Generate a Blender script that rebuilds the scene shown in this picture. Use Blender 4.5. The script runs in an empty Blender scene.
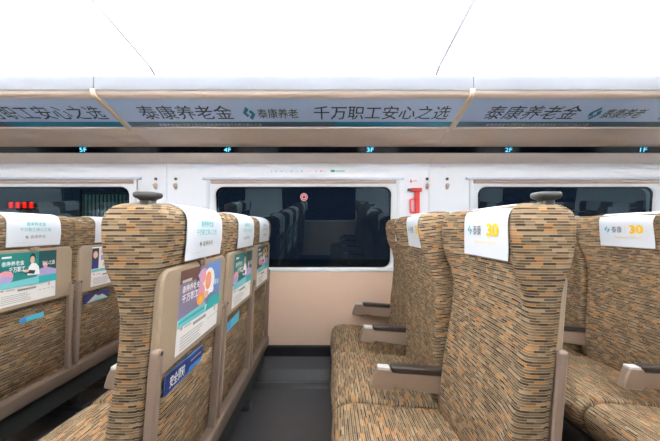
import bpy, bmesh, math, random
from mathutils import Vector, Matrix
random.seed(7)
S = bpy.context.scene
C = bpy.context.collection

# ------------------------------------------------------------------ camera, world, lights, exposure
F = 325.0
ZC = 1.095
HOR = 228.0          # image row of the horizon (the lens is shifted up a little)
cam_d = bpy.data.cameras.new('camera')
cam_d.sensor_width = 36.0
cam_d.lens = 36.0 * F / 660.0
cam_d.clip_start = 0.02
cam_d.shift_y = (HOR-220.5)/660.0
cam = bpy.data.objects.new('camera', cam_d); C.objects.link(cam)
cam.location = (0, 0, ZC); cam.rotation_euler = (math.radians(90), 0, 0)
S.camera = cam
S.view_settings.view_transform = 'Standard'
S.view_settings.look = 'None'
S.view_settings.gamma = 1.0
S.view_settings.use_curve_mapping = False
S.view_settings.exposure = 1.52
w = bpy.data.worlds.new('night'); S.world = w; w.use_nodes = True
w.node_tree.nodes['Background'].inputs[0].default_value = (0.006, 0.009, 0.016, 1)
w.node_tree.nodes['Background'].inputs[1].default_value = 1.0
COVE = 50.0                       # strength of the hidden strips on top of the luggage racks
LIGHT = 5.0                      # strength of the long ceiling light strips
LIGHT_COL = (0.97, 0.985, 1.0)

S.cycles.max_bounces = 20; S.cycles.diffuse_bounces = 14

# ------------------------------------------------------------------ dimensions
D = 2.43            # window wall
DB = -0.92          # wall across the aisle
YC = (D + DB) / 2
XE = 6.4            # half length of the car section
PITCH = 0.98
SEATY = (1.022, 1.545, 2.062)
OPPY = (-0.045, -0.56)
SEAM0 = -1.22; SEC = 1.96
WINX = -0.198

# ------------------------------------------------------------------ materials
MATS = {}
def lin(c):
    return tuple((x/255/12.92 if x/255 <= .04045 else ((x/255+.055)/1.055)**2.4) for x in c)
def mat(name, rgb, rough=.5, metal=0, emit=0, noise=0, nscale=40, coat=0, spec=.5, bump=0):
    if name in MATS: return MATS[name]
    m = bpy.data.materials.new(name); m.use_nodes = True
    nt = m.node_tree; b = nt.nodes['Principled BSDF']
    col = (*lin(rgb), 1)
    b.inputs['Base Color'].default_value = col
    b.inputs['Roughness'].default_value = rough
    b.inputs['Metallic'].default_value = metal
    b.inputs['Specular IOR Level'].default_value = spec
    b.inputs['Coat Weight'].default_value = coat
    if emit:
        b.inputs['Emission Color'].default_value = col
        b.inputs['Emission Strength'].default_value = emit
    if noise or bump:
        tc = nt.nodes.new('ShaderNodeTexCoord'); n = nt.nodes.new('ShaderNodeTexNoise')
        n.inputs['Scale'].default_value = nscale; n.inputs['Detail'].default_value = 4
        nt.links.new(tc.outputs['Object'], n.inputs['Vector'])
        if noise:
            r = nt.nodes.new('ShaderNodeMapRange')
            r.inputs['To Min'].default_value = 1-noise; r.inputs['To Max'].default_value = 1+noise
            nt.links.new(n.outputs['Fac'], r.inputs['Value'])
            mx = nt.nodes.new('ShaderNodeVectorMath'); mx.operation = 'SCALE'
            mx.inputs[0].default_value = col[:3]
            nt.links.new(r.outputs['Result'], mx.inputs['Scale'])
            nt.links.new(mx.outputs[0], b.inputs['Base Color'])
        if bump:
            bp = nt.nodes.new('ShaderNodeBump'); bp.inputs['Strength'].default_value = bump
            bp.inputs['Distance'].default_value = .002
            nt.links.new(n.outputs['Fac'], bp.inputs['Height']); nt.links.new(bp.outputs[0], b.inputs['Normal'])
    MATS[name] = m
    return m

def fabric():
    m = bpy.data.materials.new('dash_woven_fabric'); m.use_nodes = True
    nt = m.node_tree; b = nt.nodes['Principled BSDF']; L = nt.links.new
    b.inputs['Roughness'].default_value = .88
    b.inputs['Specular IOR Level'].default_value = .2
    uv = nt.nodes.new('ShaderNodeUVMap'); uv.uv_map = 'UVMap'
    def brick(bw, rh, off, ox, oy):
        mp = nt.nodes.new('ShaderNodeMapping'); mp.inputs['Location'].default_value = (ox, oy, 0)
        L(uv.outputs['UV'], mp.inputs['Vector'])
        t = nt.nodes.new('ShaderNodeTexBrick')
        t.offset = off; t.offset_frequency = 2; t.squash = .7; t.squash_frequency = 3
        t.inputs['Color1'].default_value = (0, 0, 0, 1); t.inputs['Color2'].default_value = (1, 1, 1, 1)
        t.inputs['Mortar'].default_value = (.5, .5, .5, 1)
        t.inputs['Scale'].default_value = 1; t.inputs['Mortar Size'].default_value = 0.0
        t.inputs['Bias'].default_value = 0
        t.inputs['Brick Width'].default_value = bw; t.inputs['Row Height'].default_value = rh
        L(mp.outputs[0], t.inputs['Vector'])
        return t
    PER = .0132
    def ramp(t, pal):
        r = nt.nodes.new('ShaderNodeValToRGB'); r.color_ramp.interpolation = 'CONSTANT'
        el = r.color_ramp.elements
        while len(el) < len(pal): el.new(.5)
        for e, (p, c) in zip(el, pal): e.position = p; e.color = (*lin(c), 1)
        L(t.outputs['Color'], r.inputs['Fac']); return r
    ra = ramp(brick(.036, PER, .43, 3.1, 5*PER), [(0, (84, 70, 54)), (.26, (60, 46, 36)), (.42, (120, 97, 71)), (.62, (95, 79, 60)), (.80, (157, 105, 55)), (.91, (72, 57, 43))])
    rb = ramp(brick(.044, PER, .31, 1.7, 5*PER), [(0, (126, 103, 76)), (.30, (107, 87, 64)), (.52, (145, 125, 98)), (.68, (87, 71, 54)), (.84, (152, 106, 62)), (.91, (115, 95, 70))])
    sx = nt.nodes.new('ShaderNodeSeparateXYZ'); L(uv.outputs['UV'], sx.inputs[0])
    dv = nt.nodes.new('ShaderNodeMath'); dv.operation = 'DIVIDE'; dv.inputs[1].default_value = PER; L(sx.outputs['Y'], dv.inputs[0])
    fr = nt.nodes.new('ShaderNodeMath'); fr.operation = 'FRACT'; L(dv.outputs[0], fr.inputs[0])
    def less(v):
        g = nt.nodes.new('ShaderNodeMath'); g.operation = 'LESS_THAN'; g.inputs[1].default_value = v; L(fr.outputs[0], g.inputs[0]); return g
    def mixc(fac, a, b2):
        q = nt.nodes.new('ShaderNodeMix'); q.data_type = 'RGBA'; L(fac.outputs[0], q.inputs['Factor'])
        for so, k in ((a, 'A'), (b2, 'B')):
            if isinstance(so, tuple): q.inputs[k].default_value = so
            else: L(so, q.inputs[k])
        return q
    cream = (*lin((184, 166, 136)), 1); brn = (*lin((98, 80, 58)), 1)
    m0 = mixc(less(.97), brn, rb.outputs['Color'])       # top of the period: thin brown line
    m1_ = mixc(less(.56), m0.outputs['Result'], cream)   # pale thread
    m2_ = mixc(less(.50), m1_.outputs['Result'], ra.outputs['Color'])
    mx = mixc(less(.055), m2_.outputs['Result'], cream)
    n = nt.nodes.new('ShaderNodeTexNoise'); n.inputs['Scale'].default_value = 900; L(uv.outputs['UV'], n.inputs['Vector'])
    bp = nt.nodes.new('ShaderNodeBump'); bp.inputs['Strength'].default_value = .25; bp.inputs['Distance'].default_value = .001
    L(n.outputs['Fac'], bp.inputs['Height']); L(bp.outputs[0], b.inputs['Normal'])
    L(mx.outputs['Result'], b.inputs['Base Color'])
    return m

def pane_glass():
    m = bpy.data.materials.new('night_window_glass'); m.use_nodes = True
    nt = m.node_tree; nt.nodes.clear(); L = nt.links.new
    out = nt.nodes.new('ShaderNodeOutputMaterial')
    tr = nt.nodes.new('ShaderNodeBsdfTransparent'); tr.inputs[0].default_value = (.55, .64, .68, 1)
    gl = nt.nodes.new('ShaderNodeBsdfGlossy'); gl.inputs['Roughness'].default_value = .004; gl.inputs['Color'].default_value = (.68, .92, 1, 1)
    fr = nt.nodes.new('ShaderNodeFresnel'); fr.inputs['IOR'].default_value = 1.72
    ge = nt.nodes.new('ShaderNodeNewGeometry')
    s = nt.nodes.new('ShaderNodeMath'); s.operation = 'SUBTRACT'; s.inputs[0].default_value = 1; L(ge.outputs['Backfacing'], s.inputs[1])
    mu = nt.nodes.new('ShaderNodeMath'); mu.operation = 'MULTIPLY'; L(fr.outputs[0], mu.inputs[0]); L(s.outputs[0], mu.inputs[1])
    mix = nt.nodes.new('ShaderNodeMixShader'); L(mu.outputs[0], mix.inputs[0]); L(tr.outputs[0], mix.inputs[1]); L(gl.outputs[0], mix.inputs[2])
    L(mix.outputs[0], out.inputs[0])
    return m

FAB = fabric(); GLASS = pane_glass()
white = mat('white_wall_panel', (232, 235, 238), .42, noise=.012, nscale=3)
ceilw = mat('white_ceiling_panel', (240, 240, 240), .5)
lipw = mat('pale_lip_paint', (206, 212, 222), .3)
lipm = mat('silver_grey_lip', (108, 111, 117), .45)
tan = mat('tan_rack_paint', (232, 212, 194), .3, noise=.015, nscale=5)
groove = mat('shaded_rack_groove', (196, 176, 160), .4)  # rack tan made darker: the shade under the lip is put into the colour
beige = mat('beige_lower_wall', (218, 188, 164), .5, noise=.02, nscale=6)
black = mat('black_gloss_strip', (14, 14, 18), .08)
dark = mat('dark_grey_plastic', (52, 54, 58), .45)
duct = mat('charcoal_heater_cover', (58, 60, 64), .42, noise=.06, nscale=8)
ductb = mat('black_rubber_skirting', (22, 23, 26), .5)
floorm = mat('charcoal_floor_vinyl', (66, 66, 69), .34, noise=.10, nscale=14)
plastic = mat('beige_tray_plastic', (152, 134, 112), .42, noise=.02, nscale=25)
armpl = mat('taupe_armrest_plastic', (140, 120, 103), .42)
colpl = mat('taupe_arm_plastic', (132, 113, 98), .4)
beam = mat('taupe_beam_paint', (108, 91, 78), .45)
pad = mat('dark_armrest_pad', (48, 40, 35), .4)
silver = mat('silver_number_plate', (196, 196, 194), .4)
plategrey = mat('grey_print', (150, 150, 150), .5)
hgrey = mat('grey_handle_plastic', (68, 68, 68), .45)
cloth = mat('white_cover_cloth', (206, 209, 214), .8, spec=.2, bump=.06, nscale=500)
under = mat('dark_underframe', (44, 48, 46), .5)
screw = mat('black_screw', (18, 17, 16), .4)
blindm = mat('tan_roller_blind', (190, 168, 150), .7)
blindd = mat('dark_blind_gap', (56, 48, 44), .7)
framew = mat('white_window_frame', (222, 225, 228), .4)
redm = mat('red_hammer_plastic', (206, 40, 34), .35)
hookm = mat('beige_hook_plastic', (196, 176, 156), .4)
creamj = mat('cream_joint_strip', (226, 206, 184), .25)
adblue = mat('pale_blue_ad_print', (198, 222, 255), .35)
navy = mat('navy_ad_ink', (30, 52, 88), .5)
slate = mat('slate_ad_band', (62, 98, 120), .4)
teal = mat('teal_ad_band', (18, 132, 170), .4)
paleink = mat('pale_ad_ink', (190, 208, 222), .5)
P = lambda n, c: mat('print_' + n, c, .5)
p_white = P('white', (240, 238, 234)); p_teal = P('teal', (26, 124, 118)); p_dteal = P('deep_teal', (16, 72, 74)); p_lteal = P('light_teal', (116, 196, 198))
p_aqua = P('aqua', (36, 168, 168)); p_dark = P('dark', (42, 38, 46)); p_pink = P('pink', (226, 150, 164)); p_orange = P('orange', (236, 150, 70))
p_yel = P('yellow', (232, 184, 16)); p_lil = P('lilac', (172, 160, 206)); p_blue = P('blue', (92, 126, 186)); p_skin = P('skin', (226, 184, 160))
p_grey = P('grey', (128, 124, 122)); p_lgrey = P('light_grey', (186, 182, 178)); p_navy = P('navy', (24, 36, 104)); p_sky = P('sky_blue', (44, 140, 214))
p_mauve = P('mauve', (128, 118, 142)); p_ink = P('ink', (58, 62, 70)); p_red = P('red', (206, 44, 40)); p_green = P('green', (40, 160, 120)); p_cyan = P('cyan', (70, 190, 214))
p_gold = P('pale_gold', (228, 192, 70)); p_brown = P('brown', (92, 60, 50))
led = mat('cyan_led', (90, 205, 255), .4, emit=.75)
rled = mat('red_led', (255, 34, 20), .4, emit=.6)
lampm = mat('strip_light_diffuser', (255, 250, 242), .5)
nt = lampm.node_tree; b_ = nt.nodes['Principled BSDF']
b_.inputs['Emission Color'].default_value = (*LIGHT_COL, 1); b_.inputs['Emission Strength'].default_value = LIGHT
covem = mat('cove_light_diffuser', (255, 250, 242), .5)
b_ = covem.node_tree.nodes['Principled BSDF']
b_.inputs['Emission Color'].default_value = (*LIGHT_COL, 1); b_.inputs['Emission Strength'].default_value = COVE
starl = mat('distant_lamp_glow', (255, 236, 200), .4, emit=5)

# ------------------------------------------------------------------ mesh helpers
class MB:
    def __init__(s): s.v = []; s.f = []; s.m = []; s.uv = []
    def add(s, vs, fs, m=0, uv=None):
        o = len(s.v); s.v += [tuple(p) for p in vs]
        for i, f in enumerate(fs):
            s.f.append([o+k for k in f]); s.m.append(m); s.uv.append(uv[i] if uv else None)
        return s
    def box(s, x0, y0, z0, x1, y1, z1, m=0):
        return s.add([(x0,y0,z0),(x1,y0,z0),(x1,y1,z0),(x0,y1,z0),(x0,y0,z1),(x1,y0,z1),(x1,y1,z1),(x0,y1,z1)],
                     [(0,3,2,1),(4,5,6,7),(0,1,5,4),(1,2,6,5),(2,3,7,6),(3,0,4,7)], m)
    def rings(s, rings, m=0, caps=True, uvr=None):
        n = len(rings[0]); vs = [p for r in rings for p in r]; fs = []; us = []
        for i in range(len(rings)-1):
            for j in range(n):
                k = (j+1) % n
                fs.append((i*n+j, i*n+k, (i+1)*n+k, (i+1)*n+j))
                if uvr:
                    a, b2 = uvr[i], uvr[i+1]
                    us.append((a[j], a[j+1], b2[j+1], b2[j]))
        if caps:
            fs.append(tuple(range(n-1, -1, -1))); fs.append(tuple((len(rings)-1)*n+j for j in range(n)))
            if uvr:
                us.append(tuple(uvr[0][j] for j in range(n-1, -1, -1))); us.append(tuple(uvr[-1][j] for j in range(n)))
        return s.add(vs, fs, m, us if uvr else None)
    def mesh(s, name, mats, smooth=False, angle=None):
        me = bpy.data.meshes.new(name)
        me.from_pydata(s.v, [], s.f)
        for m_ in (mats if isinstance(mats, (list, tuple)) else [mats]): me.materials.append(m_)
        me.polygons.foreach_set('material_index', s.m)
        if any(u is not None for u in s.uv):
            lay = me.uv_layers.new(name='UVMap'); li = 0
            for f, u in zip(s.f, s.uv):
                for k in range(len(f)):
                    if u is not None: lay.data[li].uv = u[k]
                    li += 1
        bm = bmesh.new(); bm.from_mesh(me)
        bmesh.ops.recalc_face_normals(bm, faces=bm.faces) if not getattr(s, 'flat', False) else None
        bm.to_mesh(me); bm.free()
        if smooth:
            me.polygons.foreach_set('use_smooth', [True]*len(me.polygons))
            if angle: me.set_sharp_from_angle(angle=math.radians(angle))
        me.update()
        return me
def link(name, me, parent=None):
    o = bpy.data.objects.new(name, me); C.objects.link(o)
    if parent: o.parent = parent
    return o
def tag(o, label, cat=None, group=None, kind=None):
    o['label'] = label
    if cat: o['category'] = cat
    if group: o['group'] = group
    if kind: o['kind'] = kind
    return o
def empty(name, loc=(0, 0, 0), rz=0):
    o = bpy.data.objects.new(name, None); C.objects.link(o)
    o.location = loc; o.rotation_euler = (0, 0, rz); o.empty_display_size = .1
    return o
def struct(o, label=None):
    o['kind'] = 'structure'
    if label: o['label'] = label
    return o
def rr(x0, y0, x1, y1, r, n=5):
    pts = []
    for cx, cy, a0 in ((x1-r, y1-r, 0), (x0+r, y1-r, 90), (x0+r, y0+r, 180), (x1-r, y0+r, 270)):
        for i in range(n+1):
            a = math.radians(a0 + 90*i/n); pts.append((cx+r*math.cos(a), cy+r*math.sin(a)))
    return pts
def offset(pts, d):
    n = len(pts); out = []
    for i in range(n):
        p0, p, p1 = Vector(pts[i-1]), Vector(pts[i]), Vector(pts[(i+1) % n])
        a = (p-p0).normalized() if (p-p0).length > 1e-9 else Vector((0, 0)); b = (p1-p).normalized() if (p1-p).length > 1e-9 else Vector((0, 0))
        nn = Vector((a.y+b.y, -(a.x+b.x)))
        nn = nn.normalized() if nn.length > 1e-9 else Vector((0, 0))
        out.append((p.x-nn.x*d, p.y-nn.y*d))
    return out
def slab(mb, pts, to3, d0, d1, ch=.003, m=0):
    """prism of an outline (counter-clockwise 2D) from depth d0 to d1 with chamfered edges; to3(a, b, d) -> xyz"""
    ins = offset(pts, ch); e = ch if d1 > d0 else -ch
    R = [[to3(a, b, d0) for a, b in ins], [to3(a, b, d0+e) for a, b in pts], [to3(a, b, d1-e) for a, b in pts], [to3(a, b, d1) for a, b in ins]]
    mb.rings(R, m)
TXT = {}
def text_mesh(s, bold=0.0):
    if (s, bold) in TXT: return TXT[(s, bold)]
    cu = bpy.data.curves.new('t', 'FONT'); cu.body = s; cu.size = 1; cu.resolution_u = 2; cu.offset = bold; cu.fill_mode = 'FRONT'
    o = bpy.data.objects.new('t', cu); C.objects.link(o)
    dg = bpy.context.evaluated_depsgraph_get(); ev = o.evaluated_get(dg); me = ev.to_mesh()
    vs = [(v.co.x, v.co.y) for v in me.vertices]; fs = [tuple(p.vertices) for p in me.polygons]
    ev.to_mesh_clear(); bpy.data.objects.remove(o); bpy.data.curves.remove(cu)
    xs = [v[0] for v in vs]; ys = [v[1] for v in vs]; x0, x1, y0, y1 = min(xs), max(xs), min(ys), max(ys)
    vs = [((a-x0)/(x1-x0), (b-y0)/(y1-y0)) for a, b in vs]
    TXT[(s, bold)] = (vs, fs)
    return TXT[(s, bold)]
class Print:
    """flat print laid on a surface: to3(s, t, lift) -> xyz, shapes stacked in thin layers of ink"""
    def __init__(s, to3): s.to3 = to3; s.mb = MB(); s.mb.flat = True; s.mats = []; s.lay = 0
    def mi(s, m):
        if m not in s.mats: s.mats.append(m)
        return s.mats.index(m)
    def poly(s, pts, m, up=True):
        if up: s.lay += 1
        s.mb.add([s.to3(a, b, .0005+.00025*s.lay) for a, b in pts], [tuple(range(len(pts)))], s.mi(m))
    def rect(s, a0, b0, a1, b1, m, up=True): s.poly([(a0, b0), (a1, b0), (a1, b1), (a0, b1)], m, up)
    def ell(s, cx, cy, rx, ry, m, n=18, up=True): s.poly([(cx+rx*math.cos(2*math.pi*i/n), cy+ry*math.sin(2*math.pi*i/n)) for i in range(n)], m, up)
    def text(s, st, a0, b0, a1, b1, m, bold=0.0, slant=0.0):
        s.lay += 1
        vs, fs = text_mesh(st, bold)
        s.mb.add([s.to3(a0+(a1-a0)*x+slant*(b1-b0)*y, b0+(b1-b0)*y, .0005+.00025*s.lay) for x, y in vs], fs, s.mi(m))
    def mesh(s, name): return s.mb.mesh(name, s.mats)
def logo(p, cx, cy, r, m):
    """two interlocked leaf strokes in a diamond"""
    p.poly([(cx-r, cy+.05*r), (cx-.1*r, cy+r), (cx+.15*r, cy+.72*r), (cx-.35*r, cy+.2*r), (cx-.05*r, cy-.1*r), (cx-.35*r, cy-.4*r)], m)
    p.poly([(cx+r, cy-.05*r), (cx+.1*r, cy-r), (cx-.15*r, cy-.72*r), (cx+.35*r, cy-.2*r), (cx+.05*r, cy+.1*r), (cx+.35*r, cy+.4*r)], m, up=False)

# ------------------------------------------------------------------ shell of the car
mb = MB(); mb.box(-XE, DB-.05, -.06, XE, D+.05, 0)
struct(link('floor', mb.mesh('floor', floorm)), 'charcoal vinyl floor of the railway car')

def extrude_x(mb, prof, x0, x1, m=0, closed=True):
    mb.rings([[(x0, y, z) for y, z in prof], [(x1, y, z) for y, z in prof]], m, caps=True)

prof = [(D+.02, .220), (D-.012, .220), (D-.022, .212), (D-.024, .145), (D+.02, .145)]
mb = MB(); extrude_x(mb, prof, -XE, XE)
struct(link('baseboard_far', mb.mesh('baseboard_far', ductb)), 'black skirting under the beige window wall')
prof = [(D-.02, .145), (D-.12, .09), (D-.18, .045), (D-.20, .032), (D-.212, 0), (D+.02, 0), (D+.02, .145)]
mb = MB(); extrude_x(mb, prof, -XE, XE)
prof2 = [(D-.196, .036), (D-.202, .036), (D-.21, .014), (D-.216, .001), (D-.208, .001)]
struct(link('trim_1', mb.mesh('trim_1', duct)), 'sloping charcoal heater cover along the window wall')
mb = MB(); extrude_x(mb, prof2, -XE, XE)
struct(link('trim_2', mb.mesh('trim_2', mat('worn_metal_edge', (96, 96, 98), .3, metal=.6))), 'worn metal edge of the heater cover')

def seam(k): return SEAM0 + SEC*k
TILT = math.radians(3.7)
WZ = .02154*D-.025
def wall_side(sgn, y, tagname):
    root = empty('wall_' + tagname); struct(root, 'white panelled wall with windows')
    def Y(d): return y - sgn*d            # d: distance proud of the wall plane into the room
    mbk = MB()
    for k in range(-3, 4):
        x0, x1 = seam(k)+.002, seam(k+1)-.002
        x0, x1 = max(x0, -XE), min(x1, XE)
        if x1-x0 < .05: continue
        cx = WINX + SEC*k
        hasw = x0 < cx-.75 and x1 > cx+.75
        # lower beige panel
        m1 = MB(); slab(m1, [(x0, .16), (x1, .16), (x1, .742+WZ), (x0, .742+WZ)], lambda a, b, d: (a, Y(d), b), -.03, .0, .0015)
        link('lower_panel', m1.mesh('lower_panel', beige), root)
        # upper white panel with the window opening
        cu = bpy.data.curves.new('p', 'CURVE'); cu.dimensions = '2D'; cu.fill_mode = 'BOTH'; cu.extrude = .015
        outs = [[(x0, .745+WZ), (x1, .745+WZ), (x1, 1.6+WZ), (x0, 1.6+WZ)]]
        if hasw: outs.append(rr(cx-.700, .752+WZ, cx+.690, 1.398+WZ, .012, 3))
        for o_ in outs:
            sp = cu.splines.new('POLY'); sp.points.add(len(o_)-1); sp.use_cyclic_u = True
            for q, (a, b) in zip(sp.points, o_): q.co = (a, b, 0, 1)
        o = bpy.data.objects.new('p', cu); C.objects.link(o)
        dg = bpy.context.evaluated_depsgraph_get(); me = bpy.data.meshes.new_from_object(o.evaluated_get(dg))
        bpy.data.objects.remove(o); bpy.data.curves.remove(cu)
        for v in me.vertices:
            a, b, d = v.co; v.co = (a, Y(d-.015), b)
        me.materials.clear(); me.materials.append(white); me.polygons.foreach_set('material_index', [0]*len(me.polygons))
        link('upper_panel', me, root)
        if hasw:
            wi = empty('window_%d' % (k+4 if sgn > 0 else k+11)); struct(wi, 'rounded night window in a white frame with a tan roller blind above')
            # frame ring : lofted from the wall face down to the pane
            def ring(x0_, z0_, x1_, z1_, r, d): return [(a, Y(d), b) for a, b in rr(x0_, z0_, x1_, z1_, r, 6)]
            m2 = MB()
            g = (cx-.654, .769+WZ, cx+.654, 1.372+WZ)
            R = [ring(cx-.700, .744+WZ, cx+.700, 1.4+WZ, .012, -.02), ring(cx-.700, .744+WZ, cx+.700, 1.4+WZ, .012, .006), ring(cx-.694, .749+WZ, cx+.694, 1.395+WZ, .014, .010),
                 ring(g[0]-.012, g[1]-.007, g[2]+.012, g[3]+.006, .066, .008), ring(*g, .060, -.004), ring(*g, .060, -.055)]
            m2.rings(R, caps=False)
            link('window_frame', m2.mesh('window_frame', framew, True, 30), wi)
            # black rubber edge of the pane and the pane itself, leaning in at the top
            def pt(a, b, d):
                lean = (b-1.07-WZ)*math.tan(TILT)
                return (a, Y(-.022+lean+d), b)
            m3 = MB(); go = rr(g[0]-.004, g[1]-.004, g[2]+.004, g[3]+.004, .062, 6); gi = rr(g[0]+.012, g[1]+.010, g[2]-.012, g[3]-.010, .052, 6)
            m3.rings([[pt(a, b, .004) for a, b in go], [pt(a, b, .004) for a, b in gi], [pt(a, b, -.004) for a, b in gi], [pt(a, b, -.004) for a, b in go]], caps=False)
            link('rubber_seal', m3.mesh('rubber_seal', black), wi)
            m4 = MB(); gp = rr(g[0]-.003, g[1]-.003, g[2]+.003, g[3]+.003, .061, 6)
            m4.rings([[pt(a, b, -.003) for a, b in gp], [pt(a, b, .003) for a, b in gp]])
            link('pane', m4.mesh('pane', GLASS), wi)
            # blind cassette : header lip, tan roll, dark gap, side jambs
            m5 = MB(); slab(m5, [(cx-.75, 1.428+WZ), (cx+.75, 1.428+WZ), (cx+.75, 1.446+WZ), (cx-.75, 1.446+WZ)], lambda a, b, d: (a, Y(d), b), -.01, .022, .004)
            link('blind_header', m5.mesh('blind_header', lipw), wi)
            m6 = MB(); m6.rings([[(xx, Y(.013*math.cos(t)), 1.414+WZ+.013*math.sin(t)) for t in [2*math.pi*i/12 for i in range(12)]] for xx in (cx-.69, cx+.69)])
            link('roller_blind', m6.mesh('roller_blind', blindm, True, 40), wi)
            m7 = MB(); m7.box(cx-.69, min(Y(.008), Y(0)), 1.389+WZ, cx+.69, max(Y(.008), Y(0)), 1.399+WZ)
            link('blind_slot', m7.mesh('blind_slot', blindd), wi)
            for e in (-1, 1):
                xe = cx+e*.709
                m8 = MB(); slab(m8, [(xe-.012, .755+WZ), (xe+.012, .755+WZ), (xe+.012, 1.428+WZ), (xe-.012, 1.428+WZ)], lambda a, b, d: (a, Y(d), b), -.01, .016, .003)
                link('jamb', m8.mesh('jamb', framew), wi)
    # strip closing the seams and the wall above the panels
    for k in range(-2, 4):
        m9 = MB(); xs = seam(k); m9.box(xs-.01, min(Y(-.05), Y(-.034)), .16, xs+.01, max(Y(-.05), Y(-.034)), 1.6+WZ)
        link('seam_backing', m9.mesh('seam_backing', dark), root)
    m10 = MB(); m10.box(-XE, min(Y(0), Y(-.05)), 1.602+WZ, XE, max(Y(0), Y(-.05)), 2.05)
    link('upper_wall', m10.mesh('upper_wall', white), root)
    return root
wall_side(1, D, 'far')
wall_side(-1, DB, 'near')
for e, nm in ((-1, 'left'), (1, 'right')):
    mb = MB(); mb.box(min(e*XE, e*(XE+.05)), DB-.05, 0, max(e*XE, e*(XE+.05)), D+.05, 2.4)
    struct(link('wall_' + nm, mb.mesh('wall_' + nm, white)), 'white end wall of the car')

# ceiling: curved white panels, one per section, seams between them
root = empty('ceiling'); struct(root, 'glossy white curved ceiling panels of the railway car')
half = [(D-.005-YC, 1.93), (D-.03-YC, 2.02), (D-.13-YC, 2.12), (2.20-YC, 2.165), (2.04-YC, 2.193), (1.85-YC, 2.225), (1.667-YC, 2.254), (1.40-YC, 2.285), (1.22-YC, 2.30), (0, 2.315)]
half = [(a, z+.02154*(a+YC)-.025) for a, z in half]
cp = [(YC+a, z) for a, z in half] + [(YC-a, z) for a, z in half[-2::-1]]
for k in range(-3, 4):
    x0, x1 = max(seam(k)+.011, -XE), min(seam(k+1)-.011, XE)
    if x1-x0 < .05: continue
    mb = MB()
    mb.rings([[(x, y, z) for y, z in cp] + [(x, y, z+.03) for y, z in cp[::-1]] for x in (x0, x1)])
    link('ceiling_panel', mb.mesh('ceiling_panel', ceilw, True, 35), root)
    if x1 < XE-.1:
        mb = MB(); mb.rings([[(x, y, z+.0015) for y, z in cp] + [(x, y, z+.03) for y, z in cp[::-1]] for x in (x1+.0005, x1+.0215)])
        link('seam_gasket', mb.mesh('seam_gasket', screw), root)
mb = MB(); mb.rings([[(x, y, z+.035) for y, z in cp] + [(x, y, z+.05) for y, z in cp[::-1]] for x in (-XE, XE)])
link('ceiling_backing', mb.mesh('ceiling_backing', screw), root)

# long strip lights on the ceiling either side of the aisle
for i, yy in enumerate((YC+.42, YC-.42)):
    t = empty('ceiling_light', (0, yy, 2.287))
    tag(t, ('long white strip light on the ceiling above the triple seats', 'long white strip light on the ceiling above the double seats')[i], 'light')
    m1 = MB(); slab(m1, rr(-6.2, -.075, 6.2, .075, .02, 3), lambda a, b, d: (a, b, d), .012, -.006, .004)
    link('housing', m1.mesh('housing', lipw), t)
    m2 = MB(); slab(m2, rr(-6.18, -.06, 6.18, .06, .02, 3), lambda a, b, d: (a, b, d), -.004, -.018, .004)
    link('diffuser', m2.mesh('diffuser', lampm), t)

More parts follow.
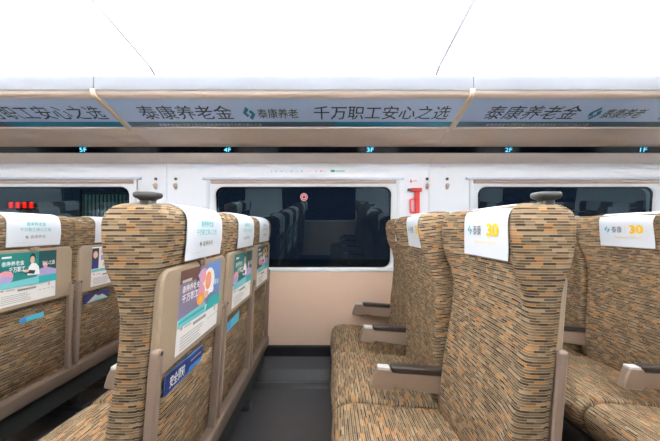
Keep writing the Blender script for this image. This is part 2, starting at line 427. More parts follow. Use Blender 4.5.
# ------------------------------------------------------------------ luggage rack sections with printed ads
def rz(y, z): return z+.02154*y-.025
AT, AB = Vector((1.712, rz(1.712, 1.768))), Vector((1.984, rz(1.984, 1.688)))
def rack(k, label):
    x0, x1 = seam(k)+.002, seam(k+1)-.002
    t = empty('luggage_rack', ((x0+x1)/2, D, 1.55)); tag(t, label, 'luggage rack', 'overhead luggage rack sections')
    ox = (x0+x1)/2; oy = D; oz = 1.55
    def ex(name, prof, m, xa=x0, xb=x1, smooth=True):
        b = MB(); b.rings([[(x-ox, y-oy, rz(y, z)-oz) for y, z in prof] for x in (xa, xb)])
        return link(name, b.mesh(name, m, smooth, 35), t)
    lip = [(1.676, 1.80), (1.676, 1.865), (1.680, 1.872), (1.688, 1.873), (1.72, 1.868), (1.73, 1.82), (1.72, 1.795)]
    ex('front_lip', lip, lipm)
    ex('lip_edge', [(1.676, 1.80), (1.679, 1.795), (1.72, 1.795), (1.72, 1.80)], plategrey)
    ex('groove_panel', [(1.683, 1.795), (1.688, 1.782), (1.697, 1.774), (1.713, 1.766), (1.74, 1.775), (1.74, 1.80), (1.72, 1.81)], groove)
    ex('shelf', [(1.74, 1.80), (1.74, 1.815), (2.41, 1.74), (2.41, 1.70), (2.1, 1.72)], lipw)
    und = [(1.970, 1.690), (1.978, 1.683), (1.988, 1.682), (1.996, 1.690), (2.03, 1.690), (2.10, 1.676), (2.17, 1.652), (2.224, 1.628), (2.26, 1.63), (2.26, 1.71), (1.99, 1.72)]
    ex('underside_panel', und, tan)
    ex('display_strip', [(2.222, 1.628), (2.230, 1.586), (2.27, 1.586), (2.27, 1.628)], black, smooth=False)
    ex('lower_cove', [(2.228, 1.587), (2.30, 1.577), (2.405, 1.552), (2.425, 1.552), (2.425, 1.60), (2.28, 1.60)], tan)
    ex('cove_light', [(1.80, 1.812), (1.86, 1.806), (1.86, 1.818), (1.80, 1.824)], covem, smooth=False)
    # ad panel
    def on(s, tt, lift):
        p = AB + (AT-AB)*tt; n = Vector((-(AB.y-AT.y), (AB.x-AT.x)))  # in (y,z)
        n = Vector((AT.y-AB.y, AT.x-AB.x)); n = Vector((-abs(n.x), -abs(n.y))).normalized()
        return (s, p.x+n.x*lift-oy, p.y+n.y*lift-oz)
    W0, W1 = x0-ox, x1-ox
    b = MB(); slab(b, [(W0+.002, 0), (W1-.002, 0), (W1-.002, 1), (W0+.002, 1)], on, -.006, 0, .0008)
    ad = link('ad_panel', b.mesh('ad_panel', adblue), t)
    p = Print(on); p.lay = 0
    X = lambda px: (px-330)*1.85/325 + 1.22 + W0 - .002      # positions measured on the middle panel
    split = W0 + 1.25
    p.rect(W0+.002, .02, split, .235, slate); p.rect(split, .02, W1-.002, .235, teal, up=False)
    l1 = link('ad_band', p.mesh('ad_band'), ad)
    for nm, st, a, b0, c, d, m in (('headline', '泰康养老金', 141, .32, 233, .78, navy), ('slogan', '千万职工安心之选', 314, .32, 449, .77, navy), ('brand_name', '泰康养老', 258, .36, 298, .68, p_ink)):
        p = Print(on); p.lay = 1; p.text(st, X(a), b0, X(c), d, m, .004)
        link(nm, p.mesh(nm), ad)
    p = Print(on); p.lay = 1
    c0 = X(249.5); r = .034
    p.poly([(c0-r, .54), (c0-.2*r, .74), (c0+.2*r, .66), (c0-.4*r, .54), (c0, .46), (c0-.5*r, .40)], teal)
    p.poly([(c0+r, .50), (c0+.2*r, .30), (c0-.2*r, .38), (c0+.4*r, .50), (c0, .58), (c0+.5*r, .64)], teal)
    link('logo', p.mesh('logo'), ad)
    p = Print(on); p.lay = 2
    p.text('泰康养老金千万职工安心之选泰康养老金千万职工安心之选', X(150), .075, X(258), .175, paleink)
    link('small_print', p.mesh('small_print'), ad)
    # white end trim at the left end of the ad
    b = MB(); slab(b, [(W0+.002, 0), (W0+.018, 0), (W0+.018, 1), (W0+.002, 1)], on, -.004, .004, .001)
    link('ad_end_trim', b.mesh('ad_end_trim', lipw), t)
    # curved cream joint strip over the right-hand seam
    path = [(1.676, 1.802), (1.676, 1.79), (1.681, 1.778), (1.692, 1.769), (1.712, 1.764), (1.85, 1.7235), (1.984, 1.684), (1.992, 1.682)]
    path = [(yy, rz(yy, zz)) for yy, zz in path]
    b = MB(); xa, xb = x1-.016, x1+.012
    if k == 1: xb = x1
    R = []
    for i, (yy, zz) in enumerate(path):
        a = Vector(path[max(i-1, 0)]); c = Vector(path[min(i+1, len(path)-1)]); d = (c-a).normalized(); n = Vector((d.y, -d.x))
        if n.y > 0 or (abs(n.y) < .05 and n.x > 0): n = -n
        for_x = [(xa, .000), (xa+.004, .007), (xb-.004, .007), (xb, .000)]
        R.append([(x-ox, yy+n.x*h-oy, zz+n.y*h-oz) for x, h in for_x])
    b.rings(R); link('joint_strip', b.mesh('joint_strip', creamj, True, 40), t)
    return t, on
racks = {}
for k, lb in ((-1, 'luggage rack section at the left with the ad ending above the left window'),
              (0, 'luggage rack section in the middle with the full ad above the centre window'),
              (1, 'luggage rack section at the right with the ad beginning above the right window')):
    racks[k] = rack(k, lb)
# the same racks across the aisle, above the double seats
def copy_tree(o, parent=None):
    c = o.copy(); C.objects.link(c); c.parent = parent
    for ch in list(o.children): copy_tree(ch, c)
    return c
for k in (-1, 0, 1):
    c = copy_tree(racks[k][0]); c.location.y = DB; c.rotation_euler.z = math.pi
    tag(c, 'luggage rack section across the aisle above the double seats, behind the viewer', 'luggage rack', 'luggage racks behind the viewer')
# glowing row-number displays on the black strip
for px, s in ((83, '5F'), (227.5, '4F'), (370.5, '3F'), (509, '2F'), (644, '1F')):
    x = (px-330)*2.223/325
    k = math.floor((x-SEAM0)/SEC)
    t = racks[k][0]
    def dsp(a, b, lift): return (a-t.location.x, 2.226-.008*(b-1.607)/.042-lift-.0006-D, rz(2.226, b)-1.55)
    p = Print(dsp); p.text(s, x-.025, 1.594, x+.022, 1.621, led, .0)
    o = link('row_number_display', p.mesh('row_number_display'), t); o['label'] = 'glowing blue row number ' + s

# ------------------------------------------------------------------ seats
BS = [  # z, front centre, wing front, back, half width
    (.300, .440, .440, .508, .215), (.34, .428, .424, .510, .228), (.42, .425, .418, .515, .240), (.50, .436, .426, .521, .245),
    (.60, .452, .437, .528, .248), (.70, .464, .455, .536, .249), (.80, .476, .470, .545, .250), (.88, .485, .475, .552, .251),
    (.94, .489, .466, .557, .252), (.975, .488, .450, .564, .254), (1.00, .487, .442, .573, .256), (1.03, .486, .437, .581, .2565), (1.07, .484, .433, .586, .2565),
    (1.10, .483, .432, .588, .2565), (1.118, .484, .434, .588, .255)]
TOPR = [(1.132, .005), (1.143, .012), (1.150, .020), (1.155, .031), (1.157, .043)]
def outline(xf, xw, xb, hw):
    h = [(xf, 0), (xf, .25*hw), (xf, .5*hw), (xf-.001, .64*hw), (xf-(xf-xw)*.35, .74*hw), (xf-(xf-xw)*.8, .84*hw), (xw, .92*hw), (xw+.002, .965*hw), (xw+.008, .985*hw),
         (xw+.018, .996*hw), (xw+.040, hw), ((xw+xb)/2+.005, hw), (xb-.036, hw), (xb-.024, .997*hw), (xb-.017, .988*hw), (xb-.012, .970*hw), (xb-.008, .978*hw), (xb-.003, .962*hw), (xb-.001, .92*hw), (xb, .80*hw), (xb, .5*hw), (xb, .25*hw), (xb, 0)]
    return h + [(x, -y) for x, y in h[-2:0:-1]]
def backrest_mesh():
    rings = []; uvr = []; prev = None; v = 0
    sts = [(z, xf, xw, xb, hw, 0) for z, xf, xw, xb, hw in BS] + [(z, *BS[-1][1:], ins) for z, ins in TOPR]
    for z, xf, xw, xb, hw, ins in sts:
        o = outline(xf, xw, xb, hw)
        if ins:
            cx = (xw+xb)/2; sx = max(.15, (xb-xw-2*ins)/(xb-xw)); sy = (hw-ins*.9)/hw
            o = [(cx+(x-cx)*sx, y*sy) for x, y in o]
        r = [(x, y, z) for x, y in o]
        if prev: v += max((Vector(r[0])-Vector(prev[0])).length, abs(z-prev[0][2]))
        prev = r
        us = []; u = 0
        for j in range(len(r)+1):
            if j: u += (Vector(r[j % len(r)])-Vector(r[j-1])).length
            us.append(u)
        mid = us[len(us)//2]
        scale = 1.56/us[-1]
        uvr.append([((q-mid)*scale, v) for q in us])
        rings.append(r)
    mb = MB(); mb.rings(rings, 0, True, uvr)
    return mb.mesh('backrest', FAB, True, 75)
def cushion_mesh():
    pr = [(.475, .388), (.40, .392), (.30, .398), (.20, .408), (.12, .414), (.07, .412), (.035, .400), (.015, .380), (.008, .350), (.014, .315), (.03, .285), (.06, .262), (.10, .252), (.30, .250), (.46, .250), (.485, .28), (.487, .35)]
    cx, cz = .25, .33
    rings = []; uvr = []
    L_ = [0]
    for i in range(len(pr)): L_.append(L_[-1] + (Vector(pr[(i+1) % len(pr)])-Vector(pr[i])).length)
    for y, ins in ((-.254, .022), (-.2535, .013), (-.250, .006), (-.243, .001), (-.23, 0), (-.12, -.004), (0, -.006), (.12, -.004), (.23, 0), (.243, .001), (.250, .006), (.2535, .013), (.254, .022)):
        p = offset(pr, ins) if True else pr
        rings.append([(x, y, z) for x, z in p]); uvr.append([(y+(0 if abs(y) < .253 else math.copysign(ins, y)), l) for l in L_])
    mb = MB(); mb.rings(rings, 0, True, uvr)
    return mb.mesh('cushion', FAB, True, 60)
def xb(z):
    for a, b in zip(BS, BS[1:]):
        if a[0] <= z <= b[0]: return a[3]+(b[3]-a[3])*(z-a[0])/(b[0]-a[0])
    return BS[-1][3]
TRAY0, TRAY1 = .722, .992
def tx(z): return .558+.075*(z-TRAY0)
def tray3(a, b, d): return (tx(b)+d, a, b)
def tray_mesh():
    mb = MB(); slab(mb, rr(-.236, TRAY0, .236, TRAY1, .032, 6), tray3, -.024, 0, .006)
    return mb.mesh('tray_table', plastic, True, 40)
def latch_mesh():
    mb = MB()
    mb.rings([[(tx(.992)+d, r_*math.cos(a),   .996+r_*math.sin(a)*.8) for a in [math.pi+math.pi*i/10 for i in range(11)]] for d, r_ in ((-.01, .026), (.004, .026), (.007, .021))])
    mb.box(tx(.992)-.012, -.008, .979, tx(.992)+.010, .008, 1.002)
    return mb.mesh('latch', armpl, True, 35)
def arm_mesh():
    mb = MB()
    def to3(a, b, d): return (.006+tx(b)-.002+d*1.0, a, b)
    slab(mb, rr(-.0125, .315, .0125, .80, .0115, 5), to3, -.022, .004, .004)
    return mb.mesh('tray_arm', colpl, True, 40)
def screw_mesh():
    mb = MB(); z = .790
    mb.rings([[(tx(z)+.008+d, r*math.cos(a), z+r*math.sin(a)) for a in [2*math.pi*i/10 for i in range(10)]] for d, r in ((-.004, .006), (.0015, .006), (.002, .004))])
    return mb.mesh('pivot_screw', screw)
def pocket_mesh():
    rings = []; uvr = []
    zs = [.345, .36, .45, .55, .63, .648, .652]
    for i, z in enumerate(zs):
        base = xb(z)-.004; th = (.002, .012, .020, .022, .020, .018, .012)[i]
        pts = [(base, .195), (base+th*.5, .195), (base+th*.9, .18), (base+th, .09), (base+th*1.1, 0), (base+th, -.09), (base+th*.9, -.18), (base+th*.5, -.195), (base, -.195)]
        rings.append([(x, y, z) for x, y in pts]); uvr.append([(y+.8, z+.3) for x, y in pts]+[(pts[0][1]+.8, z+.3)])
    mb = MB(); mb.rings(rings, 0, True, uvr)
    return mb.mesh('seat_pocket', FAB, True, 60)
def armrest_meshes():
    o = [(.465, .400), (.468, .528), (.20, .547), (.186, .545), (.172, .520), (.160, .478), (.163, .471), (.236, .462), (.250, .474), (.425, .447), (.430, .400)]
    o = o[::-1]
    # make counter-clockwise
    A = sum(o[i][0]*o[(i+1) % len(o)][1]-o[(i+1) % len(o)][0]*o[i][1] for i in range(len(o)))
    if A < 0: o = o[::-1]
    mb = MB(); slab(mb, o, lambda a, b, d: (a, d, b), -.019, .019, .005)
    body = mb.mesh('armrest', armpl, True, 35)
    mb = MB()
    top = lambda x: .547-(x-.20)*.019/.268
    slab(mb, rr(.236, -.023, .470, .023, .012, 4), lambda a, b, d: (a, b, top(a)+d), -.012, .014, .005)
    padm = mb.mesh('armrest_pad', pad, True, 40)
    mb = MB(); slab(mb, rr(.186, -.018, .232, .018, .006, 3), lambda a, b, d: (a, b, top(a)+d), -.004, .007, .002)
    pl = mb.mesh('seat_number_plate', silver)
    p = Print(lambda s, t, l: (t, -s, top(t)+.007+l))
    p.rect(-.014, .200, -.002, .220, plategrey); p.rect(.003, .202, .014, .206, plategrey, False); p.rect(.003, .211, .014, .218, plategrey, False)
    return body, padm, pl, p.mesh('plate_print')
def handle_mesh():
    R = []
    for z, hx, hy in ((1.140, .022, .020), (1.155, .018, .017), (1.167, .015, .015), (1.171, .019, .018), (1.174, .026, .023), (1.178, .029, .026), (1.185, .029, .026), (1.188, .026, .024)):
        R.append([(a, b, z + (0*(a/.03) if z > 1.17 else 0)) for a, b in rr(-hx, -hy, hx, hy, min(hx, hy)*.55, 4)])
    mb = MB(); mb.rings(R); return mb.mesh('grab_handle', hgrey, True, 50)
HW = .141
def cover_path():
    f = [(.480, 1.005), (.4805, 1.03), (.4795, 1.07), (.479, 1.10), (.4795, 1.116), (.482, 1.132), (.488, 1.144), (.497, 1.153), (.510, 1.159), (.530, 1.1605), (.550, 1.159),
         (.567, 1.152), (.580, 1.143), (.588, 1.131), (.592, 1.116), (.592, 1.09), (.591, 1.06), (.587, 1.03), (.584, 1.005)]
    return f
def cover_mesh():
    pts = cover_path(); n = len(pts); mb = MB(); R = []
    for i, (x, z) in enumerate(pts):
        a = Vector(pts[max(i-1, 0)]); c = Vector(pts[min(i+1, n-1)]); d = (c-a).normalized(); nn = Vector((-d.y, d.x))
        wob = .0012*math.sin(i*1.3)
        R.append([(x+nn.x*h, y+wob*(1 if y > 0 else -1), z+nn.y*h) for y, h in ((-HW, 0), (-HW, .0022), (0, .003), (HW, .0022), (HW, 0), (0, 0))])
    mb.rings(R)
    return mb.mesh('headrest_cover', cloth, True, 50)
def front3(s, t, l):                              # s to the viewer's right (toward the aisle), t height
    pts = cover_path()[:6]
    for a, b in zip(pts, pts[1:]):
        if t <= b[1] or b is pts[-1]:
            x = a[0]+(b[0]-a[0])*(t-a[1])/(b[1]-a[1]); break
    return (x-.0032-l*.6, -s, t)
def back3(s, t, l):
    pts = cover_path()[::-1][:6]
    for a, b in zip(pts, pts[1:]):
        if t <= b[1] or b is pts[-1]:
            x = a[0]+(b[0]-a[0])*(t-a[1])/(b[1]-a[1]); break
    return (x+.0032+l*.6, s, t)
pf = Print(front3)
logo(pf, -.092, 1.088, .017, p_aqua)
pf.text('泰康', -.066, 1.072, -.010, 1.104, p_ink, .003)
pf.rect(.006, 1.074, .0075, 1.104, p_lgrey)
pf.text('30', .028, 1.068, .098, 1.110, p_yel, .05)
pf.text('泰康养老金千万职工安心', -.052, 1.046, .090, 1.055, p_gold)
FRONT_PRINT = pf.mesh('front_print')
pb = Print(back3)
pb.text('泰康养老金', -.050, 1.098, .052, 1.117, p_aqua, .008)
pb.text('千万职工安心之选', -.082, 1.073, .080, 1.091, p_aqua, .008)
logo(pb, -.048, 1.047, .009, p_dteal)
pb.text('泰康养老', -.032, 1.039, .050, 1.056, p_grey, .008)
pb.rect(-.105, 1.0215, -.052, 1.023, p_lgrey)
BACK_PRINT = pb.mesh('back_print')

PZ0, PZM, PZ1 = .744, .842, .978
def poster_mesh(kind):
    p = Print(lambda s, t, l: (tx(t)+l*.7, s, t))
    a0, a1 = (-.150, .165)
    if kind in (0, 3): a0, a1 = (-.168, .128) if kind == 3 else (-.145, .178)
    W = a1-a0
    sx = lambda q: a0+W*q
    zt = lambda q: PZM+(PZ1-PZM)*q
    zb = lambda q: PZ0+(PZM-PZ0)*q
    R = lambda q0, r0, q1, r1, m: p.rect(sx(q0), zt(r0), sx(q1), zt(r1), m)
    E = lambda q, r, rx, ry, m: p.ell(sx(q), zt(r), W*rx, (PZ1-PZM)*ry, m)
    G = lambda pts, m: p.poly([(sx(a), zt(b)) for a, b in pts], m)
    p.rect(a0, PZ0, a1, PZ1, p_white)
    rnd = random.Random(kind)
    if kind == 0:      # flowers and white lettering
        R(0, 0, 1, 1, p_mauve); R(0, .72, .42, 1, p_brown); R(.62, .2, 1, 1, p_blue)
        E(.50, .50, .17, .42, p_lil); E(.66, .55, .16, .34, p_white); E(.50, .72, .07, .16, p_pink); E(.47, .35, .09, .20, p_pink); E(.64, .58, .08, .22, p_orange)
        E(.64, .58, .04, .10, p_pink); E(.46, .22, .09, .14, p_orange); E(.46, .22, .04, .06, p_yel); E(.60, .26, .06, .09, p_skin); E(.36, .62, .04, .15, p_dark)
        E(.75, .32, .05, .08, p_white)
        R(.03, .74, .22, .80, p_lgrey)
        p.text('泰康养老金', sx(.04), zt(.53), sx(.40), zt(.68), p_white, .01); p.text('千万职工', sx(.04), zt(.32), sx(.38), zt(.50), p_white, .02)
        p.text('安心', sx(.80), zt(.40), sx(.95), zt(.55), p_white, .01)
        G([(0, -.16), (.58, -.16), (.58, .10), (0, .02)], p_lteal); G([(0, -.08), (.55, -.06), (.55, .00), (0, -.03)], p_aqua); G([(.58, -.16), (1, -.16), (1, .14), (.66, .14)], p_aqua)
    elif kind == 4:    # pale sheet with a dark portrait
        R(0, 0, 1, 1, p_white); R(0, .05, .18, .95, p_dark); E(.09, .66, .06, .16, p_skin); G([(.0, .05), (.02, .42), (.09, .48), (.16, .42), (.18, .05)], p_navy)
        R(.24, .72, .5, .92, p_pink); R(.24, .40, .7, .62, p_lil); R(.3, .12, .9, .30, p_skin); R(.6, .6, .95, .9, p_lteal)
        R(0, -.10, 1, .03, p_lteal)
    else:              # teal scene with a reading woman
        if kind == 2: R(0, 0, 1, 1, p_dteal); R(.55, .3, 1, 1, p_dark); E(.74, .70, .13, .2, p_yel); E(.72, .72, .07, .11, p_dark); E(.3, .35, .2, .2, p_pink); E(.55, .25, .2, .18, p_lil)
        else: R(0, 0, 1, 1, p_teal); R(.66, .10, 1, 1, p_dteal); E(.12, .26, .12, .18, p_pink); E(.10, .14, .13, .12, p_lil)
        G([(.62, .10), (1, .10), (1, .30), (.80, .42), (.66, .36)], p_lil)
        E(.55, .78, .050, .17, p_dark); E(.545, .72, .040, .13, p_skin)
        G([(.46, .20), (.48, .48), (.53, .60), (.60, .60), (.66, .46), (.68, .18)], p_white); G([(.40, .30), (.58, .22), (.60, .34), (.44, .40)], p_dark)
        E(.44, .36, .05, .05, p_skin); E(.78, .48, .04, .11, p_pink)
        R(.05, .84, .20, .90, p_white)
        p.text('泰康养老金', sx(.05), zt(.58), sx(.40), zt(.74), p_white, .01); p.text('千万职工', sx(.16), zt(.36), sx(.42), zt(.54), p_white, .02)
        p.text('安心之选', sx(.72), zt(.48), sx(.96), zt(.64), p_white, .01)
        G([(0, -.14), (.66, -.14), (.66, .12), (0, .04)], p_lteal); G([(.66, -.14), (1, -.14), (1, .12), (.66, .12)], p_aqua)
    # small print on the white half
    p.rect(sx(.04), zb(.70), sx(.09), zb(.78), p_pink); p.rect(sx(.12), zb(.70), sx(.26), zb(.74), p_lgrey)
    p.rect(sx(.30), zb(.60), sx(.62), zb(.70), p_lgrey); 
    for i in range(7): p.rect(sx(.31+.043*i), zb(.615), sx(.34+.043*i), zb(.69), p_grey, i == 0)
    for i in range(5): p.rect(sx(.05), zb(.46-.085*i), sx(.42+.16*rnd.random()), zb(.475-.085*i+.015), p_lgrey, i == 0)
    p.rect(sx(.84), zb(.62), sx(.87), zb(.84), p_pink)
    for i in range(4): p.rect(sx(.66+.08*i), zb(.47), sx(.71+.08*i), zb(.50), p_lgrey, i == 0)
    return p.mesh('tray_poster')

M_BACK = backrest_mesh(); M_CUSH = cushion_mesh(); M_TRAY = tray_mesh(); M_LATCH = latch_mesh(); M_ARM = arm_mesh(); M_SCREW = screw_mesh(); M_POCK = pocket_mesh()
M_AB, M_AP, M_AN, M_APR = armrest_meshes(); M_HAND = handle_mesh(); M_COV = cover_mesh()
M_POST = {i: poster_mesh(i) for i in range(5)}

def upright(o, deg):
    if not deg: return
    a = math.radians(-deg); pv = Vector((.45, 0, .40))
    R_ = Matrix.Rotation(a, 3, 'Y'); l = Vector(o.location)
    o.rotation_euler = (0, a, 0); o.location = pv + R_ @ (l-pv)
def seat(x, y, label, group, aisle=0, poster=None, far_arm=True, near_arm=False, detail=True, far_out=0.0, armdx=0, tilt=0):
    ups = []
    t = empty('train_seat', (x, y, 0)); tag(t, label, 'seat', group)
    link('cushion', M_CUSH, t); ups.append(link('backrest', M_BACK, t))
    if detail:
        tr = link('tray_table', M_TRAY, t); link('latch', M_LATCH, tr); ups.append(tr)
        if poster is not None: link('poster', M_POST[poster], tr)
        for e in (-1, 1):
            a = link('tray_arm', M_ARM, t); a.location.y = e*.232; ups.append(a)
            link('pivot_screw', M_SCREW, a)
        ups.append(link('seat_pocket', M_POCK, t))
    ars = []
    if far_arm: ars.append(.2575 + far_out)
    if near_arm: ars.append(-.2575)
    for yy in ars:
        a = link('armrest', M_AB, t); a.location.y = yy; a.location.x = armdx if abs(yy) < .27 and yy > 0 else 0
        link('armrest_pad', M_AP, a); n = link('seat_number_plate', M_AN, a); n['label'] = 'silver seat number plate'
    if aisle:
        h = link('grab_handle', M_HAND, t); h.location = (.530, aisle*.218, -.005); ups.append(h); h['label'] = 'grey grab handle on top of the seat'
    for o in ups: upright(o, tilt)
    return t
def cover(x, y, label, group, prints=True, tilt=0):
    c = empty('headrest_cover', (x, y, 0)); tag(c, label, 'headrest cover', group)
    if tilt:
        a = math.radians(-tilt); pv = Vector((.45, 0, .40)); c.rotation_euler = (0, a, 0)
        c.location = Vector((x, y, 0)) + pv - Matrix.Rotation(a, 3, 'Y') @ pv
    link('cloth', M_COV, c)
    if prints:
        link('front_print', FRONT_PRINT, c); link('back_print', BACK_PRINT, c)
    return c

def base(x, ys, label, group):
    y0, y1 = min(ys)-.24, max(ys)+.24
    t = empty('seat_base', (x, (y0+y1)/2, 0)); tag(t, label, 'seat base', group); oy = (y0+y1)/2
    m1 = MB(); slab(m1, rr(.478, .262, .545, .332, .012, 3), lambda a, b, d: (a, d, b), y0-oy-.008, y1-oy+.008, .004)
    link('rear_beam', m1.mesh('rear_beam', beam, True, 35), t)
    m2 = MB(); slab(m2, rr(.10, .20, .17, .246, .010, 3), lambda a, b, d: (a, d, b), y0-oy, y1-oy, .004)
    link('front_beam', m2.mesh('front_beam', under, True, 35), t)
    m2 = MB(); slab(m2, [(.50, .15), (.52, .15), (.515, .25), (.495, .25)], lambda a, b, d: (a, d, b), y0-oy+.02, y1-oy-.02, .002)
    link('rear_skirt', m2.mesh('rear_skirt', under), t)
    m2 = MB(); slab(m2, rr(.14, .20, .50, .246, .01, 3), lambda a, b, d: (a, b, d), 0, 0.0001, .00004) if False else m2.box(.15, y0-oy+.05, .205, .50, y1-oy-.05, .235)
    link('seat_pan', m2.mesh('seat_pan', under), t)
    for f in (.22, .78):
        yy = y0+(y1-y0)*f-oy
        m3 = MB(); R = [[(.27+(a-.27)*s_, yy+b, z) for a, b in rr(.17, -.03, .43, .03, .012, 3)] for z, s_ in ((.03, 1.0), (.05, .95), (.12, .72), (.205, .80))]
        m3.rings(R); link('pedestal', m3.mesh('pedestal', under, True, 35), t)
        m4 = MB(); slab(m4, rr(.08, yy-.04, .50, yy+.04, .015, 3), lambda a, b, d: (a, b, d), 0, .034, .006)
        link('floor_foot', m4.mesh('floor_foot', dark, True, 35), t)

VIS = {
 (-2, 1): ('dash-patterned seat at the left edge with a teal poster on its tray back', 1+2, 'white headrest cover with teal lettering at the left edge of the picture'),
 (-2, 2): ('dash-patterned window seat at the left half hidden behind the nearest left seat', 4, 'white headrest cover mostly hidden behind the nearest left seat'),
 (-1, 0): ('large near dash-patterned aisle seat left of centre with flower poster on tray', 0, 'large white headrest cover on the near left aisle seat'),
 (-1, 1): ('middle dash-patterned seat of the triple left of centre with teal poster tray', 1, 'white headrest cover on the middle seat left of the centre window'),
 (-1, 2): ('window-side dash-patterned seat of the triple just left of the centre window', 2, 'narrow white headrest cover nearest the centre window on its left'),
 (0, 0): ('large near dash-patterned aisle seat right of centre seen from the front', 0, 'large white headrest cover with yellow 30 on the near right aisle seat'),
 (0, 1): ('middle dash-patterned seat of the triple right of the centre window', 1, 'white headrest cover with yellow 30 on the middle seat below red hammer'),
 (0, 2): ('window-side dash-patterned seat right of the centre window beside beige wall', 2, 'thin sliver of white headrest cover beside the centre window right edge'),
 (1, 1): ('dash-patterned seat at the right edge facing left with wide cushion', 1, 'white headrest cover with yellow 30 at the right edge of the picture'),
 (1, 2): ('dash-patterned window seat at the right glimpsed behind the nearest right seat', 2, 'white headrest cover of the hidden window seat at the right'),
}
UPR = {(0, 0): -.3, (0, 1): 6.5, (0, 2): 3.2, (1, 1): 5, (1, 2): 5, (-2, 1): 2.5, (-2, 2): 1.5, (-1, 1): .6, (-1, 2): 2.2}   # degrees each back is set more upright
OFFL = 'dash-patterned seat outside the picture seen at most as a window reflection'
OFFC = 'white headrest cover outside the picture seen at most as a window reflection'
for k in range(-4, 4):
    x = k*PITCH
    for i, y in enumerate(SEATY):
        if (k, i) in VIS:
            lb, po, lc = VIS[(k, i)]
            seat(x, y, lb, 'dash-patterned triple seats by the window', aisle=-1 if i == 0 else 0, poster=po, near_arm=(i == 0), far_out=.03 if i == 2 else 0, armdx=-.06 if (k == -1 and i == 0) else 0, tilt=UPR.get((k, i), 0))
            cover(x, y, lc, 'white headrest covers', tilt=UPR.get((k, i), 0))
        else:
            seat(x, y, OFFL, 'seats seen only in reflections', aisle=-1 if i == 0 else 0, near_arm=(i == 0), detail=k in (-3, -2, 1, 2))
            cover(x, y, OFFC, 'covers seen only in reflections', prints=False)
    if -2 <= k <= 1:
        base(x, SEATY, {-2: 'taupe seat base beam under the far left row', -1: 'taupe seat base beam under the left row beside the dark floor',
                        0: 'dark seat base under the triple right of centre', 1: 'dark seat base under the far right row'}[k], 'seat bases')
for k in range(-5, 6):
    x = k*PITCH
    for i, y in enumerate(OPPY):
        seat(x, y, OFFL, 'seats seen only in reflections', aisle=1 if i == 0 else 0, detail=False, near_arm=(i == 1))
        cover(x, y, OFFC, 'covers seen only in reflections', prints=False)

# leaflets standing in the seat pockets
def card(k, i, label, ya, yb, z0, z1, tilt, kind):
    x = k*PITCH; y = SEATY[i]
    t = empty('safety_card', (x, y, 0)); tag(t, label, 'leaflet', 'leaflets in the seat pockets')
    def to3(a, b, d): return (xb(min(b, .70))+.010+.02*(b-.6)+d, a, b+tilt*(a-ya))
    m = MB(); slab(m, [(ya, z0-.06), (yb, z0-.06), (yb, z1), (ya, z1)], to3, -.0015, .0005, .0003)
    link('sheet', m.mesh('sheet', {0: p_sky, 1: p_cyan, 2: p_navy}[kind]), t)
    p = Print(lambda s, t_, l: to3(s, t_, .0005+l)); L_ = yb-ya; H = z1-z0
    if kind == 0:
        p.poly([(ya, z0), (ya+.52*L_, z0+.12*H), (ya+.62*L_, z0+.45*H), (yb, z0+.42*H), (yb, z1-.06*H), (ya+.6*L_, z1-.06*H), (ya+.45*L_, z1), (ya, z1)], p_navy)
        p.poly([(ya, z0), (yb, z0+.30*H), (yb, z0+.40*H), (ya+.6*L_, z0+.26*H), (ya, z0+.12*H)], p_sky)
        p.poly([(ya+.62*L_, z0), (yb, z0), (yb, z0+.26*H)], p_white)
        p.text('安全须知', ya+.10*L_, z0+.30*H, ya+.46*L_, z1-.16*H, p_white, .02)
        p.rect(ya+.62*L_, z0+.66*H, ya+.94*L_, z0+.74*H, p_lil)
    elif kind == 2:
        p.poly([(ya+.1*L_, z0), (ya+.42*L_, z0+.75*H), (ya+.55*L_, z0+.5*H), (ya+.7*L_, z0+.6*H), (ya+.95*L_, z0)], p_lgrey)
        p.poly([(ya+.3*L_, z0), (ya+.5*L_, z0+.35*H), (ya+.95*L_, z0)], p_lteal)
    else:
        p.rect(ya, z0, ya+.25*L_, z1, p_sky)
    link('card_print', p.mesh('card_print'), t)
    dg_ = UPR.get((k, i), 0)
    if dg_:
        a = math.radians(-dg_); pv = Vector((.45, 0, .40)); t.rotation_euler = (0, a, 0)
        t.location = Vector((x, y, 0)) + pv - Matrix.Rotation(a, 3, 'Y') @ pv
card(-1, 0, 'navy and sky-blue safety card in the near left seat pocket', -.170, .080, .640, .706, -.02, 0)
card(-1, 1, 'small cyan leaflet in the pocket of the middle left seat', -.16, .02, .655, .688, .05, 1)
card(-2, 1, 'small cyan leaflet in the seat pocket at the left edge', -.05, .075, .652, .672, .02, 1)
card(-2, 2, 'dark navy leaflet with a white mountain in the far left seat pocket', -.185, .03, .652, .705, .0, 2)

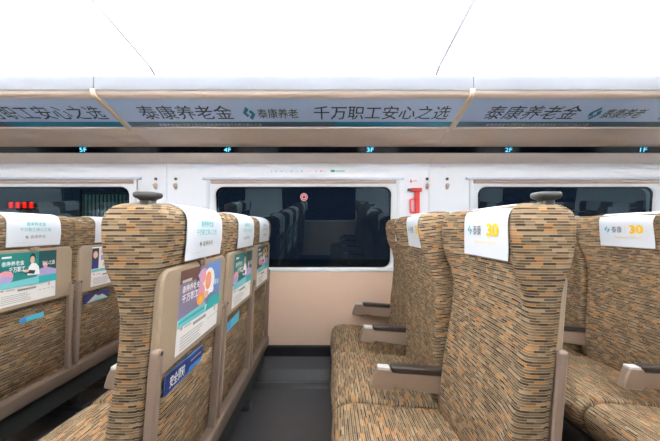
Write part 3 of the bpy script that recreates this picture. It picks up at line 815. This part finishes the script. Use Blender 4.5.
# ------------------------------------------------------------------ small wall things
S_ = D/325.0
def wp(px, py): return (px-330)*S_, ZC+(HOR-py)*S_
HK = (('left coat hook beside the left window', 156), ('coat hook left of the centre window', 176), ('coat hook right of the red hammer', 427), ('coat hook left of the right window', 447))
for lb, px in HK:
    x, z = wp(px, 179)
    t = empty('coat_hook', (x, D, z)); tag(t, lb, 'hook', 'coat hooks on the wall')
    m = MB(); m.rings([[(r*math.cos(a), -d, r*math.sin(a)) for a in [2*math.pi*i/12 for i in range(12)]] for d, r in ((-.002, .011), (.008, .011), (.011, .008))])
    link('knob', m.mesh('knob', hgrey, True, 40), t)
    m = MB(); slab(m, [(q*1, zz-.055) for q, zz in rr(-.012, -.024, .012, .024, .0115, 5)], lambda a, b, d: (a, -d, b), -.002, .012, .004)
    m.rings([[(.008*math.cos(a), -.012-d+.0, -.066+e+.008*math.sin(a)) for a in [2*math.pi*i/8 for i in range(8)]] for d, e in ((-.004, 0), (.012, .002), (.020, .012), (.022, .02))])
    link('hook_body', m.mesh('hook_body', hookm, True, 40), t)

x, z = wp(414.5, 201)
t = empty('emergency_hammer', (x, D, z)); tag(t, 'red emergency hammer in its holder on the white wall', 'hammer')
def hz(a, b, d): return (a, -d, b)
m = MB(); slab(m, rr(-.002, -.092, .032, .085, .008, 4), hz, .0, .030, .004); link('holder', m.mesh('holder', redm, True, 40), t)
m = MB(); slab(m, rr(-.034, .066, .046, .094, .008, 4), hz, .012, .045, .004); link('hammer_head', m.mesh('hammer_head', redm, True, 40), t)
m = MB(); slab(m, rr(-.058, .072, -.032, .090, .006, 4), hz, .014, .040, .004); link('striker', m.mesh('striker', dark, True, 40), t)
m = MB()
o = rr(-.040, -.095, .010, .018, .014, 5); ii = rr(-.028, -.082, .000, .006, .008, 5)
m.rings([[hz(a, b, .01) for a, b in o], [hz(a, b, .024) for a, b in o], [hz(a, b, .024) for a, b in ii], [hz(a, b, .01) for a, b in ii]], caps=False)
m.add([hz(a, b, .01) for a, b in o]+[hz(a, b, .01) for a, b in ii], [(j, (j+1) % len(o), len(o)+(j+1) % len(o), len(o)+j) for j in range(len(o))])
link('grip_loop', m.mesh('grip_loop', redm, True, 40), t)
x, z = wp(413.5, 181)
p = Print(lambda s, tt, l: (s, -l, tt))
p.ell(-.018, 0, .009, .012, p_red); p.ell(-.016, .003, .004, .005, p_white); p.rect(-.004, -.003, .026, .004, p_pink)
o = link('hammer_notice', p.mesh('hammer_notice')); o.location = (x, D-.0005, z); tag(o, 'small red and pink notice above the emergency hammer', 'sticker')
x, z = wp(304, 197)
p = Print(lambda s, tt, l: (s, -l, tt))
p.ell(0, 0, .027, .028, p_white, 24); p.ell(0, 0, .025, .026, P('rose', (186, 44, 46)), 24); p.ell(0, 0, .0165, .017, P('rose_pale', (232, 190, 188)), 24); p.ell(0, 0, .012, .0125, P('deep_red', (120, 20, 26)), 24)
o = link('glass_break_sticker', p.mesh('glass_break_sticker')); o.location = (x, D+.018-(z-1.07-WZ)*math.tan(TILT)-.001, z); o.rotation_euler.x = TILT
tag(o, 'round red and white break-glass sticker on the centre window', 'sticker')
x, z = wp(310, 171)
p = Print(lambda s, tt, l: (s, -l, tt))
rnd = random.Random(3)
q = -.29
while q < .12:
    wd = rnd.choice((.006, .010, .016)); h = rnd.choice((.004, .006, .010))
    p.rect(q, -.006, q+wd, -.006+h, rnd.choice((p_lgrey, p_lgrey, p_ink, p_pink)), False); q += wd+rnd.choice((.012, .02, .03))
p.rect(.155, -.008, .185, .008, p_green); p.rect(.19, -.005, .26, .004, p_lteal, False)
o = link('window_notice', p.mesh('window_notice')); o.location = (x, D-.0005, z); tag(o, 'row of tiny printed pictograms with green mark above the centre window', 'sticker')

# ------------------------------------------------------------------ the night station outside
m = MB(); m.box(-14, 3.2, -.2, 14, 12, -.05)
struct(link('platform_ground', m.mesh('platform_ground', mat('dark_platform', (60, 62, 64), .7, noise=.1, nscale=2))), 'dark station platform outside')
sx_ = lambda px, y: (px-330)*y/325; sz_ = lambda py, y: ZC+(HOR-py)*y/325
t = empty('station_sign', (sx_(22, 6.5), 6.5, sz_(205, 6.5))); tag(t, 'red glowing sign seen through the left window', 'sign')
m = MB(); slab(m, rr(-.36, -.09, .36, .09, .02, 3), lambda a, b, d: (a, -d, b), -.06, 0, .006); link('sign_box', m.mesh('sign_box', black), t)
p = Print(lambda s, tt, l: (s, -l*4, tt))
for i in range(4):
    xx = -.27+.135*i
    for r_ in range(3): p.rect(xx, -.055+.042*r_, xx+.105, -.032+.042*r_, rled, False)
    p.rect(xx+.04, -.06, xx+.062, .058, rled, False)
link('led_glyphs', p.mesh('led_glyphs'), t)
m = MB(); m.box(-.03, .02, -.05-sz_(205, 6.5), .03, .05, -.09); link('post', m.mesh('post', under), t)
t = empty('platform_railing', (sx_(106, 8), 8, 0)); tag(t, 'dim slatted railing seen through the left window', 'railing')
for i in range(14):
    m = MB(); m.box(-.62+.095*i, 0, -.05, -.58+.095*i, .04, 1.95); link('slat', m.mesh('slat', mat('pale_green_railing', (120, 150, 140), .5)), t)
m = MB(); m.box(-.66, -.02, 1.92, .70, .05, 1.98); link('rail', m.mesh('rail', dark), t)
t = empty('added_railing_lamp', (sx_(106, 8)+.3, 6.8, 0)); tag(t, 'added lamp post lighting the railing, unseen above the left window', 'lamp')  # added lamp, out of view, there to light the railing slats
m = MB(); m.rings([[(.03*math.cos(a), .03*math.sin(a), z) for a in [2*math.pi*i/8 for i in range(8)]] for z in (-.05, 2.9)]); link('post', m.mesh('post', under), t)
m = MB(); m.rings([[(r*math.cos(a), r*math.sin(a)-.2, z) for a in [2*math.pi*i/10 for i in range(10)]] for z, r in ((2.90, .04), (2.94, .14), (2.98, .12))]); m.box(-.02, -.2, 2.90, .02, .02, 2.93); link('added_lamp_hood', m.mesh('added_lamp_hood', dark), t)
ld = bpy.data.lights.new('added_lamp_light', 'POINT'); ld.energy = 30; ld.shadow_soft_size = .1; ld.color = (.8, 1, .95)
lo = bpy.data.objects.new('added_lamp_light', ld); C.objects.link(lo); lo.parent = t; lo.location = (0, -.2, 2.78)
